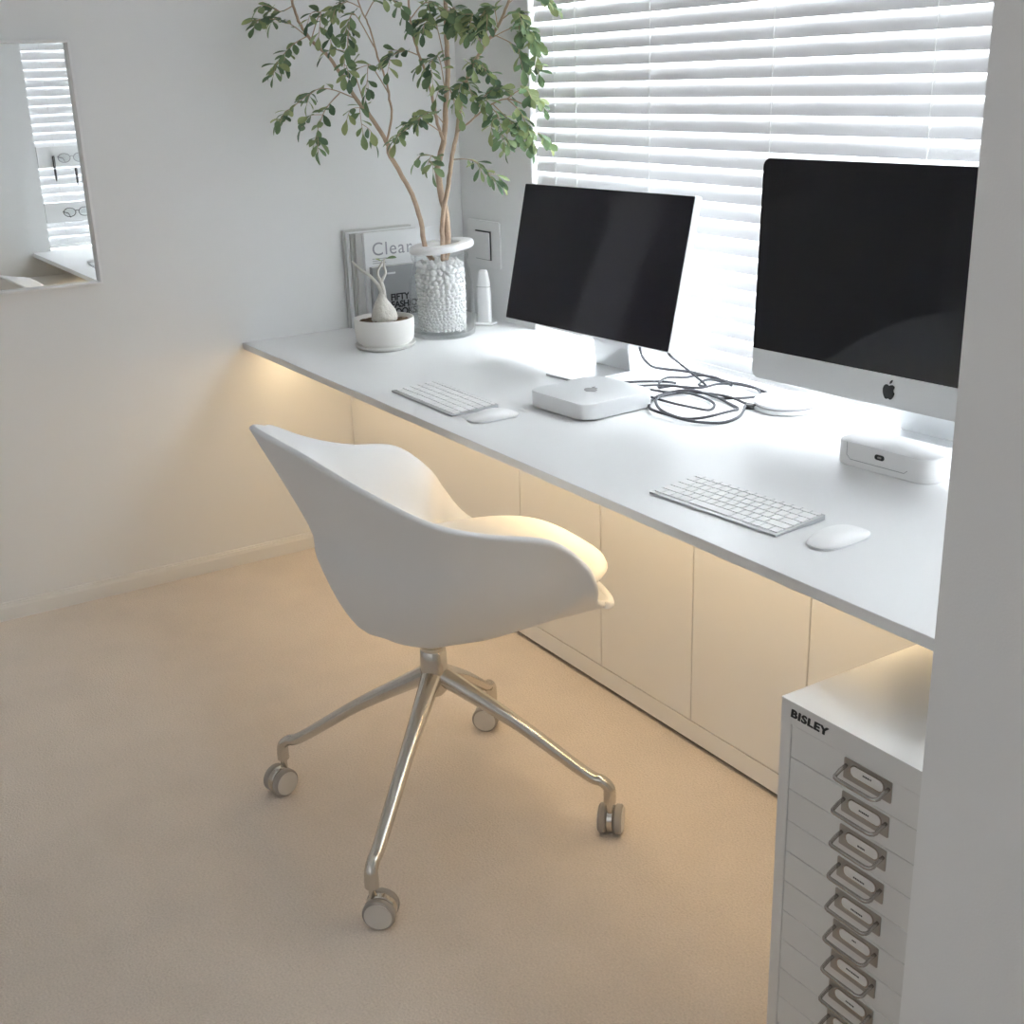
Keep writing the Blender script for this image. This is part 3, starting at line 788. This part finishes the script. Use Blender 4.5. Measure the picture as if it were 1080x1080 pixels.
TW=[
    ('L',[(0.142, -0.505, 1.415), (0.129, -0.568, 1.461), (0.102, -0.637, 1.465)],13),
    ('L',[(0.139, -0.511, 1.425), (0.155, -0.564, 1.402), (0.137, -0.615, 1.35)],12),
    ('L',[(0.142, -0.505, 1.415), (0.184, -0.492, 1.48), (0.206, -0.513, 1.417)],9),
    ('L',[(0.124, -0.536, 1.499), (0.135, -0.578, 1.483), (0.122, -0.602, 1.497)],7),
    ('L2',[(0.292, -0.402, 1.391), (0.296, -0.457, 1.47), (0.296, -0.477, 1.392)],10),
    ('L2',[(0.296, -0.436, 1.483), (0.279, -0.465, 1.497), (0.264, -0.493, 1.48)],8),
    ('L',[(0.204, -0.396, 1.251), (0.231, -0.449, 1.382), (0.244, -0.468, 1.326)],8),
    ('L',[(0.191, -0.418, 1.272), (0.173, -0.511, 1.296), (0.13, -0.608, 1.221)],14),
    ('L',[(0.182, -0.455, 1.285), (0.197, -0.509, 1.241), (0.19, -0.542, 1.163)],13),
    ('L',[(0.211, -0.382, 1.222), (0.225, -0.42, 1.252), (0.244, -0.426, 1.18)],7),
    ('L2',[(0.281, -0.362, 1.277), (0.285, -0.415, 1.351), (0.299, -0.431, 1.291)],6),
    ('M3',[(0.328, -0.299, 1.37), (0.327, -0.341, 1.38), (0.32, -0.394, 1.359)],7),
    ('L2',[(0.301, -0.427, 1.461), (0.356, -0.412, 1.505), (0.4, -0.375, 1.481)],7),
    ('M',[(0.301, -0.225, 1.178), (0.325, -0.304, 1.21), (0.319, -0.375, 1.169)],8),
    ('M',[(0.295, -0.215, 1.201), (0.332, -0.271, 1.232), (0.338, -0.322, 1.211)],9),
    ('M',[(0.299, -0.208, 1.272), (0.353, -0.255, 1.364), (0.359, -0.305, 1.324)],12),
    ('M',[(0.277, -0.226, 1.086), (0.296, -0.254, 1.122), (0.306, -0.276, 1.1)],4),
    ('M',[(0.301, -0.205, 1.342), (0.341, -0.255, 1.454), (0.351, -0.299, 1.427)],12),
    ('M',[(0.312, -0.205, 1.398), (0.383, -0.222, 1.478), (0.417, -0.223, 1.423)],13),
    ('M3',[(0.33, -0.316, 1.455), (0.377, -0.293, 1.491), (0.425, -0.269, 1.462)],9),
    ('M2',[(0.441, -0.179, 1.378), (0.459, -0.208, 1.458), (0.477, -0.238, 1.412)],12),
    ('M2',[(0.496, -0.164, 1.428), (0.517, -0.189, 1.474), (0.513, -0.215, 1.441)],12),
    ('M2',[(0.511, -0.159, 1.445), (0.545, -0.139, 1.46), (0.556, -0.14, 1.412)],12),
    ('M2',[(0.525, -0.153, 1.476), (0.548, -0.112, 1.502), (0.575, -0.045, 1.463)],11),
    ('M2',[(0.384, -0.2, 1.283), (0.432, -0.197, 1.356), (0.475, -0.181, 1.315)],12),
    ('M2',[(0.371, -0.202, 1.26), (0.421, -0.215, 1.308), (0.454, -0.218, 1.258)],10),
    ('M2',[(0.467, -0.175, 1.399), (0.531, -0.123, 1.426), (0.556, -0.079, 1.381)],11),
    ('M2',[(0.482, -0.169, 1.411), (0.527, -0.13, 1.379), (0.543, -0.101, 1.323)],9),
    ('R1',[(0.488, -0.138, 1.259), (0.525, -0.113, 1.281), (0.55, -0.09, 1.253)],9),
    ('R1',[(0.488, -0.138, 1.259), (0.53, -0.124, 1.223), (0.552, -0.106, 1.154)],13),
    ('R1',[(0.439, -0.164, 1.242), (0.484, -0.165, 1.22), (0.514, -0.172, 1.157)],11),
    ('R1',[(0.403, -0.186, 1.215), (0.461, -0.185, 1.27), (0.506, -0.167, 1.287)],11),
    ('R1',[(0.453, -0.159, 1.247), (0.518, -0.145, 1.201), (0.544, -0.14, 1.167)],11),
    ('M2',[(0.33, -0.214, 1.111), (0.392, -0.185, 1.107), (0.436, -0.148, 1.054)],9),
    ('M2',[(0.359, -0.202, 1.225), (0.382, -0.243, 1.291), (0.406, -0.242, 1.245)],7),
]
TREE0 = Vector((.275, -.228, .845))
tree = thing('tree', 'leafy green tree with three tan stems standing in the glass jar', 'tree', TREE0)
random.seed(11)
RAD = {'L': [.0070, .0062, .0052, .0040, .0028], 'L2': [.0032, .0028, .0022, .0016], 'M': [.0098, .0092, .0075, .0062, .005], 'M2': [.0068, .0062, .0052, .0042, .003],
       'M3': [.0045, .0038, .0030, .0024], 'R1': [.0026, .0022, .0016]}
ROOT = {'L': 'L', 'L2': 'L', 'M': 'M', 'M3': 'M', 'M2': 'M2', 'R1': 'M2'}
wood = {k: bmesh.new() for k in ('L', 'M', 'M2')}
fol = {k: bmesh.new() for k in ('L', 'M', 'M2')}
for k, pts in BR.items():
    P = [Vector(p) for p in pts]
    if k in wood: P = [Vector((P[0].x * .6 + TREE0.x * .4, P[0].y * .6 + TREE0.y * .4, .846))] + P
    P = catmull(P, 5)
    P = [q + Vector((random.uniform(-1, 1), random.uniform(-1, 1), 0)) * .0012 for q in P]
    tube(wood[ROOT[k]], [q - TREE0 for q in P], RAD[k], 10)
def leaf(bm, base, d, up, L, Wd, curl):
    """obovate leaf: broad towards a blunt tip"""
    d = d.normalized(); s = d.cross(up).normalized(); nrm = s.cross(d).normalized()
    prof = [(0, .04), (.18, .16), (.42, .40), (.66, .50), (.86, .38), (.97, .16), (1.0, .02)]
    mid, lf, rt = [], [], []
    for x, wv in prof:
        c = base + d * (L * x) - nrm * (curl * L * x * x)
        mid.append(bm.verts.new(c)); lf.append(bm.verts.new(c + s * Wd * wv + nrm * Wd * wv * .28)); rt.append(bm.verts.new(c - s * Wd * wv + nrm * Wd * wv * .28))
    for i in range(len(prof) - 1):
        bm.faces.new((mid[i], lf[i], lf[i + 1], mid[i + 1])); bm.faces.new((rt[i], mid[i], mid[i + 1], rt[i + 1]))
for ti, (k, pts, nl) in enumerate(TW):
    rk = ROOT[k]; pointed = ti == len(TW) - 2
    P = catmull([Vector(p) - TREE0 for p in pts], 10)
    tube(wood[rk], P, [.0016, .0012, .0007], 6)
    N = len(P)
    for side_twig in range(3):
        if side_twig == 0: Q = P; cnt = nl if rk == 'L' else int(nl * 1.6); t0 = .30
        else:
            i0 = int(N * (.35 + .22 * side_twig)); d0 = (P[min(i0 + 1, N - 1)] - P[i0 - 1]).normalized()
            sd = d0.cross(Vector((random.uniform(-.4, .4), random.uniform(-.4, .4), 1))).normalized() * (1 if side_twig == 1 else -1)
            ln = random.uniform(.035, .06)
            Q = catmull([P[i0], P[i0] + (d0 * .5 + sd * .9) * ln * .6, P[i0] + (d0 * .6 + sd * .8) * ln + Vector((0, 0, -.018))], 5)
            if any((q + TREE0).x < .03 or (q + TREE0).y > -.05 for q in Q): continue
            tube(wood[rk], Q, [.0010, .0006], 5); cnt = max(4, nl // 2 + 1); t0 = .25
        M_ = len(Q)
        for i in range(cnt):
            u = t0 + (1 - t0) * (i + .5) / cnt
            f = u * (M_ - 1); a = min(int(f), M_ - 2); pos = Q[a].lerp(Q[a + 1], f - a); d0 = (Q[a + 1] - Q[a]).normalized()
            sd = d0.cross(Vector((random.uniform(-.3, .3), random.uniform(-.3, .3), 1)).normalized())
            if sd.length < .1: sd = Vector((1, 0, 0))
            sd.normalize(); sg = 1 if i % 2 else -1
            if i == cnt - 1: dd = d0 + Vector((0, 0, -.2))
            else: dd = d0 * random.uniform(.35, .8) + sd * sg * random.uniform(.6, 1.0) + Vector((0, 0, random.uniform(-.32, .28)))
            L = random.uniform(.027, .041); Wd = L * random.uniform(.46, .60)
            if pointed: L, Wd = L * 1.05, Wd * .6
            up = Vector((random.uniform(-.5, .9), random.uniform(-.9, .3), 1))
            tip = pos + TREE0 + dd.normalized() * L
            if tip.x < .012 or tip.y > -.012: continue
            leaf(fol[rk], pos, dd, up, L, Wd, random.uniform(.05, .35))
wl = {'L': 'leaning left stem', 'M': 'thickest middle stem', 'M2': 'right stem'}
for k in ('L', 'M', 'M2'):
    s_ = obj('stem', wood[k], 'bark', tree, smooth=True); tag(s_, wl[k])
    obj('foliage', fol[k], 'leaf', s_, smooth=True)

# ================================================================== POT PLANT
t = thing('potted_plant', 'small swollen-base bonsai with two green leaves in a white bowl pot', 'potted plant', (.318, -.438, H))
obj('saucer', lathe(bmesh.new(), [(0, .0004), (.066, .0004), (.076, .004), (.081, .011), (.0795, .0135), (.075, .012), (.069, .0095), (0, .009)], 56), 'ceramic', t, smooth=True, angle=50)
pot = obj('pot', lathe(bmesh.new(), [(0, .0095), (.062, .0095), (.064, .013), (.064, .0155), (.071, .0165), (.0765, .025), (.0795, .055), (.0795, .079), (.0785, .0805), (.0755, .0805), (.0745, .079), (.0735, .062), (0, .060)], 56, cap=False), 'ceramic', t, smooth=True, angle=40)
bm = bmesh.new(); lathe(bm, [(0, .074), (.03, .0735), (.06, .071), (.0742, .069)], 48, cap=False)
random.seed(3)
for v in bm.verts: v.co.z += random.uniform(-.0018, .0018)
obj('soil', bm, 'soil', t, smooth=True)
bm = bmesh.new()
lathe(bm, [(0, .064), (.030, .066), (.0345, .074), (.035, .082), (.031, .098), (.024, .112), (.016, .124), (.011, .134), (.0085, .142)], 32, cap=False)
for v in bm.verts: v.co *= 1; v.co.x += .002 * math.sin(v.co.z * 90); v.co.y += .002 * math.cos(v.co.z * 70)
r_ = Vector((.5326, .846, 0)); off = lambda a, z: r_ * a + Vector((0, 0, z))
tube(bm, catmull([off(.0, .130), off(-.002, .150), off(-.012, .168), off(-.030, .190), off(-.052, .206), off(-.068, .222), off(-.074, .230)], 5), [.009, .0062, .0045, .0038, .0030, .0018], 10)
tube(bm, catmull([off(.002, .130), off(.003, .150), off(-.001, .172), off(-.008, .188), off(-.008, .202), off(-.001, .214), off(.006, .226)], 5), [.0085, .006, .0048, .0036, .0030, .0022], 10)
tube(bm, catmull([off(-.001, .172), off(.006, .184), off(.012, .198), off(.010, .212), off(.010, .228), off(.013, .234)], 5), [.0046, .0038, .0032, .0024], 10)
obj('swollen_stem', bm, 'caudex', t, smooth=True)
bm = bmesh.new()
leaf(bm, off(.013, .233), r_ + Vector((.0, 0, .16)), Vector((.3, -.4, 1)), .030, .014, .1)
leaf(bm, off(.006, .226), r_ * -.8 + Vector((.1, 0, .45)), Vector((.3, -.4, 1)), .020, .006, .2)
obj('leaves', bm, 'leaf', t, smooth=True)

# ================================================================== MAGAZINES
def magazine(name, label, cat, x0, th, y0, wd, hgt, cover, lean, group=None, spine=None):
    t = thing(name, label, cat, (x0, y0, H + .0006), group=group)
    mt = Matrix.Rotation(-lean, 4, 'Y')
    bm = B(.0012, th - .0012, .0012, wd - .001, .001, hgt - .001); bmesh.ops.transform(bm, matrix=mt, verts=bm.verts); obj('pages', bm, 'pages', t)
    bm = bmesh.new(); prism(bm, [(0, 0), (th, 0), (th, wd), (th - .001, wd), (th - .001, .001), (.001, .001), (.001, wd), (0, wd)], 0, hgt, 'z')
    bmesh.ops.transform(bm, matrix=mt, verts=bm.verts); c = obj('cover', bm, cover, t)
    return t, c, mt
G = 'magazines against the left wall'
mags = [('grey-spined magazine closest to the left wall, rearmost of the row', .003, .015, -.398, .215, .276, 'paper_c'),
        ('slim white-spined magazine second from the left wall', .020, .011, -.394, .21, .271, 'paper_b'),
        ('dark grey spined magazine third from the left wall', .032, .010, -.388, .21, .268, 'paper_d'),
        ('pale grey magazine fourth from the left wall, just behind the white titled one', .043, .013, -.380, .21, .268, 'paper_c')]
for lb, x0, th, y0, wd, hg, cv in mags: magazine('magazine', lb, 'magazine', x0, th, y0, wd, hg, cv, 0.0, G)
t, c, mt = magazine('magazine', 'white magazine titled Clear, leaning in front of the row', 'magazine', .0575, .014, -.362, .225, .270, 'paper_b', 0.0, G)
FX = .0142
text('title', 'Clear', .052, mt @ frame((FX, .022, .206), (0, 1, 0), (0, 0, 1)), 'textgrey', c, .0002, 0.0, space=1.12)
bm = bmesh.new()
for i, (l, z) in enumerate([(.045, .196), (.038, .190), (.042, .184)]): box(bm, FX - .0001, FX + .0002, .022, .022 + l, z, z + .0016)
obj('small_print', bm, 'textgrey', c)
t, c, mt = magazine('book', 'grey book with black lettering, shortest and frontmost of the row', 'book', .0735, .018, -.352, .158, .176, 'paper_a', 0.0)
FX = .0182
text('title', 'FIFTY\nFASHION\nLOOKS\nTHAT', .0260, mt @ frame((FX, .052, .078), (0, 1, 0), (0, 0, 1)), 'ink', c, .0003, .0008, line=.82, space=.95)
bm = B(FX - .0001, FX + .0002, .045, .072, .153, .158); obj('small_print', bm, 'paper_b', c)

# ------------------------------------------------------------------ handset by the corner
t = thing('cordless_handset', 'slim upright white handset in its small stand, right of the glass jar', 'handset', (.228, -.072, H), R(35))
obj('stand', B(-.024, .030, -.020, .024, .0004, .008, .003), 'white', t)
bm = bmesh.new()
prev = None
for z, a, b in [(.0082, .0195, .010), (.03, .0205, .0105), (.09, .0205, .0105), (.125, .0175, .010), (.146, .0135, .009), (.154, .0115, .0075), (.156, .009, .006)]:
    ring = [bm.verts.new((x, y, z)) for x, y in rrect(-a, a, -b, b, b * .6, 4)]
    if prev: 
        for i in range(len(ring)): bm.faces.new((prev[i], prev[(i + 1) % len(ring)], ring[(i + 1) % len(ring)], ring[i]))
    else: bm.faces.new(ring[::-1])
    prev = ring
bm.faces.new(prev); obj('handset_body', bm, 'white', t, smooth=True, angle=40)
obj('seam', prism(bmesh.new(), rrect(-.0195, .0195, -.0107, .0107, .006, 4), .1085, .110, 'z'), 'grey', t)

# ================================================================== DRAWER UNIT
FX0, FY0, FH, FW, FD = 2.2190, -.8429, .5430, .297, .38
t = thing('drawer_unit', 'tall white multi-drawer filing cabinet with nickel handles beside the partition', 'filing cabinet', (FX0 + FW / 2, FY0, 0))
hw = FW / 2
bm = bmesh.new()
sd = .0190
box(bm, -hw, -hw + sd, 0, FD, 0, FH - .001, .0008, 1); box(bm, hw - sd, hw, 0, FD, 0, FH - .001, .0008, 1)
box(bm, -hw + sd, hw - sd, 0, FD, .5109, FH - .0011); box(bm, -hw + sd, hw - sd, 0, FD, 0, .0290)
box(bm, -hw + sd, hw - sd, FD - .01, FD, .0290, .5109); box(bm, -hw, hw, 0, FD, FH - .001, FH, 0)
obj('carcass', bm, 'file', t)
text('maker_mark', 'BISLEY', .0156, frame((-hw + .0165, -.0002, .5216), (1, 0, 0), (0, 0, 1)), 'ink', t, .0003, .0003, shear=.10, space=1.12, sx=1.28, heavy=.0011)
ND, DZ = 10, .0480
marks = [(.012, .003), (.016, .001), (.012, -.001), (.018, -.001), (.018, -.001), (.007, .0025), (.019, .002), (.013, 0.0), (.012, 0.0), (.015, 0.0), (.011, 0.0)]
FCX = 0.0
def drawer(z1, mk):
    bm = B(-hw + sd + .0007, hw - sd - .0007, .0006, FD - .02, z1 - DZ + .0006, z1 - .0002, .0008, 1)
    d = obj('drawer', bm, 'file', t)
    zc = z1 - .0176; cx = FCX
    bm = bmesh.new(); prism(bm, rrect(cx - .0375, cx + .0375, zc - .0145, zc + .0145, .0015, 2), -.0006, .0008, 'y')
    obj('handle_plate', bm, 'steel', d)
    bm = bmesh.new()
    P = [(-.0335, -.0005, zc + .0045), (-.0335, -.011, zc + .001)] + [(-.0335 + .007 * (1 - math.cos(R(a))), -.0175 - .007 * math.sin(R(a)), zc - .003 - .001 * a / 90) for a in range(0, 91, 30)]
    P += [(-x, y, z) for x, y, z in P[::-1]]
    tube(bm, [(x + cx, y, z) for x, y, z in P], .0026, 8)
    obj('handle', bm, 'wire', d, smooth=True)
    bm = bmesh.new(); prism(bm, rrect(cx - .0270, cx + .0270, zc - .0072, zc + .0100, .0078, 6), -.0014, -.0005, 'y'); obj('label_holder', bm, 'wire', d)
    bm = bmesh.new(); prism(bm, rrect(cx - .0252, cx + .0252, zc - .0056, zc + .0084, .0064, 6), -.0018, -.0012, 'y'); obj('label_card', bm, 'card', d)
    bm = bmesh.new(); x = -mk[0] / 2; random.seed(int(z1 * 1e4))
    while x < mk[0] / 2:
        l = random.uniform(.0010, .0024); box(bm, cx + x, cx + x + l, -.0021, -.0017, zc + mk[1] - .0011, zc + mk[1] + .0011); x += l + .0007
    obj('small_print', bm, 'ink', d)
for k_ in range(ND): drawer(.5107 - k_ * DZ, marks[k_])

# ================================================================== SIDE WINDOW RAILS (seen in the mirror)
def rail(label, z0, z1):
    o = obj('hanging_rail', B(-.304, .304, 0, .010, 0, z1 - z0, .002), 'white', None); o.location = (PX - .002, -.335, z0); o.rotation_euler = (0, 0, R(-90))
    tag(o, label, 'rail')
rail('upper white rail panel across the side window, with pen and glasses, seen in the mirror', .998, 1.086)
rail('lower white rail panel across the side window, with black-rimmed glasses, seen in the mirror', .762, .846)
def pen(label, y, z0, z1):
    t = thing('pen', label, 'pen', (PX - .008, y, z0)); L = z1 - z0
    obj('barrel', lathe(bmesh.new(), [(0, 0), (.002, .004), (.0045, .016), (.005, L * .5), (0, L * .5)], 14), 'black', t, smooth=True, angle=40)
    cp = obj('cap', lathe(bmesh.new(), [(0, L * .52), (.0052, L * .52), (.0055, L * .95), (.004, L), (0, L)], 14), 'black', t, smooth=True, angle=40)
    obj('clip', B(-.0085, -.0065, -.0014, .0014, L * .6, L * .97), 'steel', cp)
pen('black pen hanging on the upper rail in the mirror', -.572, .936, 1.046)
pen('second black pen, near the right edge of the mirror view', -.483, .915, .99)
def glasses(label, y, z, rim, tilt):
    t = thing('eyeglasses', label, 'glasses', (PX - .016, y, z), R(-90), rot=(tilt, 0, R(-90)))
    for sx_ in (-.033, .033):
        ring = [(sx_ + .026 * math.cos(2 * math.pi * i / 24), 0, .019 * math.sin(2 * math.pi * i / 24)) for i in range(24)]
        bm = bmesh.new(); tube(bm, ring, .0016, 6, closed=True); r0 = obj('rim', bm, rim, t, smooth=True)
        bm = bmesh.new(); prism(bm, [(sx_ + .0258 * math.cos(2 * math.pi * i / 24), .0188 * math.sin(2 * math.pi * i / 24)) for i in range(24)], -.0005, .0005, 'y'); obj('lens', bm, 'pane', r0)
        s = 1 if sx_ > 0 else -1
        bm = bmesh.new(); tube(bm, [(s * .058, 0, .006), (s * .064, -.01, .006), (s * .060, -.09, .004), (s * .058, -.115, -.012)], .0014, 6); obj('temple', bm, rim, t, smooth=True)
    bm = bmesh.new(); tube(bm, catmull([(-.0085, 0, .004), (0, 0, .008), (.0085, 0, .004)], 4), .0014, 6); obj('bridge', bm, rim, t, smooth=True)
glasses('pale-rimmed glasses on the upper rail in the mirror', -.495, 1.035, 'grey', 0)
glasses('black-rimmed glasses on the lower rail in the mirror', -.505, .803, 'black', 0)
